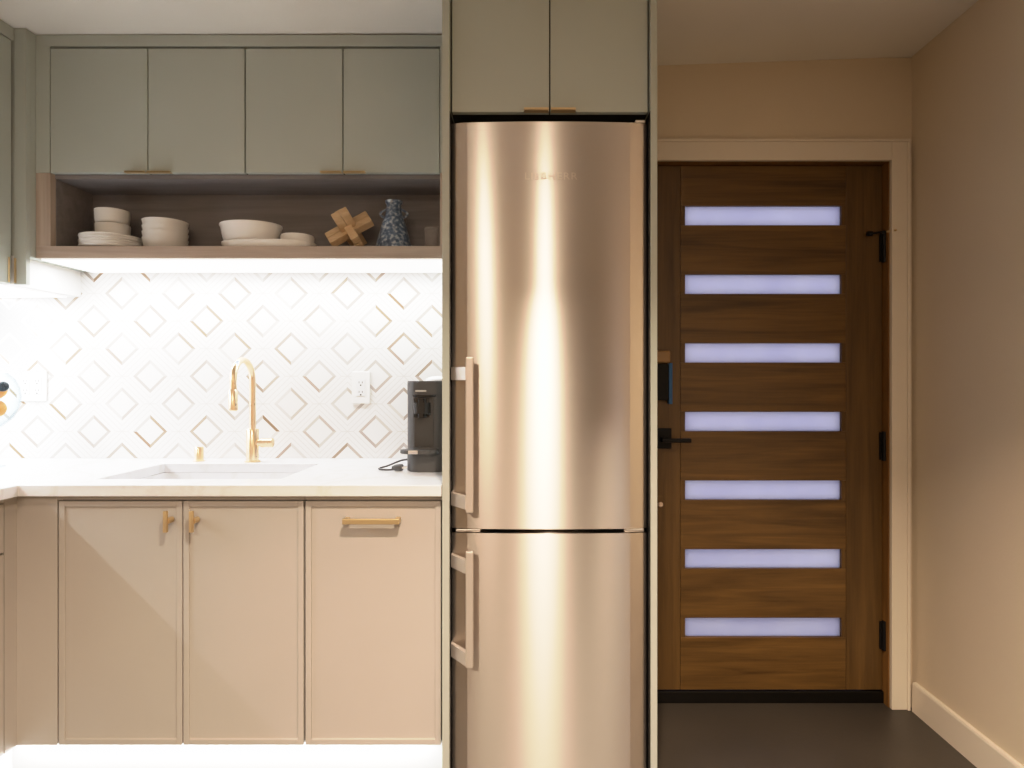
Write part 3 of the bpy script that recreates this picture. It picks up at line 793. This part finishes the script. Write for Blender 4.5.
# vase
vx, vy = -.504, 2.295
t = thing('vase', 'mottled blue cone-shaped vase with two small loop handles', 'vase', (vx, vy, SZ))
vp = [(0, 0), (.060, 0), (.066, .006), (.0655, .022), (.055, .060), (.044, .100), (.035, .128), (.029, .142), (.0265, .160), (.0265, .174), (.031, .181), (.0315, .187), (.027, .187), (.022, .174), (.022, .150), (0, .140)]
obj('vessel', lathe(vp, vx, vy, SZ, 56), M['vase'], t, 40)
for s in (-1, 1):
    pts = [(vx+s*(.026+.024*math.sin(PI*k/12)), vy, SZ+.158-.036*k/12) for k in range(13)]
    pts[-1] = (vx+s*.035, vy, SZ+.124)
    obj('loop_handle', tube(bmesh.new(), pts, .0042, 12), M['vase'], t, 40)
# glass
single('drinking_glass', lathe([(0, 0), (.022, 0), (.0245, .003), (.0265, .086), (.0255, .087), (.0235, .085), (.0215, .010), (0, .008)], 0, 0, 0, 40), M['glass'], (-.362, 2.285, SZ), 'small clear drinking glass at the right end of the shelf', 'glass')

# footed glass bowl at the left edge of the photo
gx, gy = -1.940, 2.20
t = thing('footed_bowl', 'footed pale blue glass bowl on the left worktop, cut by the frame', 'bowl', (gx, gy, .938))
gp = [(0, 0), (.06, 0), (.062, .004), (.03, .010), (.011, .025), (.009, .10), (.014, .125), (.05, .143), (.085, .175), (.102, .215), (.107, .252), (.103, .285), (.090, .315), (.070, .338), (.068, .336), (.088, .313), (.100, .284), (.104, .252), (.099, .216), (.082, .178), (.05, .148), (0, .140)]
obj('vessel', lathe(gp, gx, gy, .938, 64), M['blue_glass'], t, 40)
def ball(name, x, y, z, r, mat, lab):
    bm = lathe([(0, -r)]+[(r*math.sin(PI*k/14), -r*math.cos(PI*k/14)) for k in range(1, 14)]+[(0, r)], 0, 0, 0, 28)
    single(name, bm, mat, (x, y, z), lab, 'ball', 'balls in the glass bowl')
ball('orange_ball', gx+.054, gy-.012, 1.149, .0315, M['orange'], 'orange ball low in the footed glass bowl')
ball('orange_ball', gx+.034, gy+.012, 1.216, .034, M['orange'], 'orange ball high in the footed glass bowl')
ball('black_ball', gx+.064, gy-.038, 1.195, .0215, M['plum'], 'larger black ball in the footed glass bowl, the lower of two')
ball('black_ball', gx+.079, gy-.012, 1.2275, .0185, M['plum'], 'smaller black ball in the footed glass bowl, the upper of two')
ball('blue_green_ball', gx+.006, gy-.052, 1.147, .028, M['teal'], 'blue-green ball low in the footed glass bowl')

# ------------------------------------------------------------------ light
def area(name, loc, rot, sx, sy, power, col, spread=None):
    l = bpy.data.lights.new(name, 'AREA'); l.shape = 'RECTANGLE'; l.size = sx; l.size_y = sy
    l.energy = power; l.color = col
    if spread: l.spread = spread
    o = bpy.data.objects.new(name, l); C.objects.link(o); o.location = loc; o.rotation_euler = rot
    return o
LED = (0.95, 0.975, 1.0); WARM = (1.0, 0.79, 0.60)
area('shelf_led_lamp', (-1.0, 2.29, 1.672), (0, 0, 0), 1.46, .012, 8.0, LED)
area('left_led_lamp', (-2.15, 1.68, 1.573), (0, 0, PI/2), 1.5, .012, 20, LED)
area('toe_led_lamp', (-.95, 1.915, .138), (math.radians(-25), 0, 0), 1.3, .012, 7, LED)
def disk_lamp(x, y, power, col=WARM, r=.055, spread=180):
    l = bpy.data.lights.new('downlight_or_fill', 'AREA'); l.shape = 'DISK'; l.size = 2*r; l.energy = power; l.color = col; l.spread = math.radians(spread)
    o = bpy.data.objects.new('downlight_or_fill', l); C.objects.link(o); o.location = (x, y, 2.44)
disk_lamp(.11, -1.8, 58); disk_lamp(-.78, -1.8, 52); disk_lamp(.06, .50, 58, spread=112); disk_lamp(.78, -.3, 40, spread=120)  # first two are downlights, last two are fill lamps added to brighten
area('blue_streak_lamp', (1.44, -2.6, .45), (0, math.radians(90), 0), .7, .35, 3.0, (.55, .72, 1.0))  # unseen lamp added for a bluish streak on the fridge, no window there
w = bpy.data.worlds.new('dusk'); bpy.context.scene.world = w; w.use_nodes = True
bg = w.node_tree.nodes['Background']; bg.inputs[0].default_value = (.70, .71, 1.0, 1); bg.inputs[1].default_value = 1.42

# ------------------------------------------------------------------ camera
cam = bpy.data.cameras.new('camera'); co = bpy.data.objects.new('camera', cam); C.objects.link(co)
co.location = (0, 0, 1.25); co.rotation_euler = (PI/2, 0, 0)
cam.sensor_width = 36; cam.lens = 36*620/1024; cam.shift_x = -18/1024; cam.shift_y = -4/1024; cam.clip_start = .02
bpy.context.scene.camera = co
vs = bpy.context.scene.view_settings
vs.view_transform = 'Standard'; vs.look = 'None'; vs.exposure = 0.0

# soft highlight shoulder, like the photograph's tone curve
vs.use_curve_mapping = True
cm = vs.curve_mapping; cm.white_level = (3, 3, 3); cm.black_level = (0, 0, 0)
cc = cm.curves[3]
for x, y in ((.06, .185), (.1667, .50), (.30, .80), (.55, .955)): cc.points.new(x, y)
cm.update()
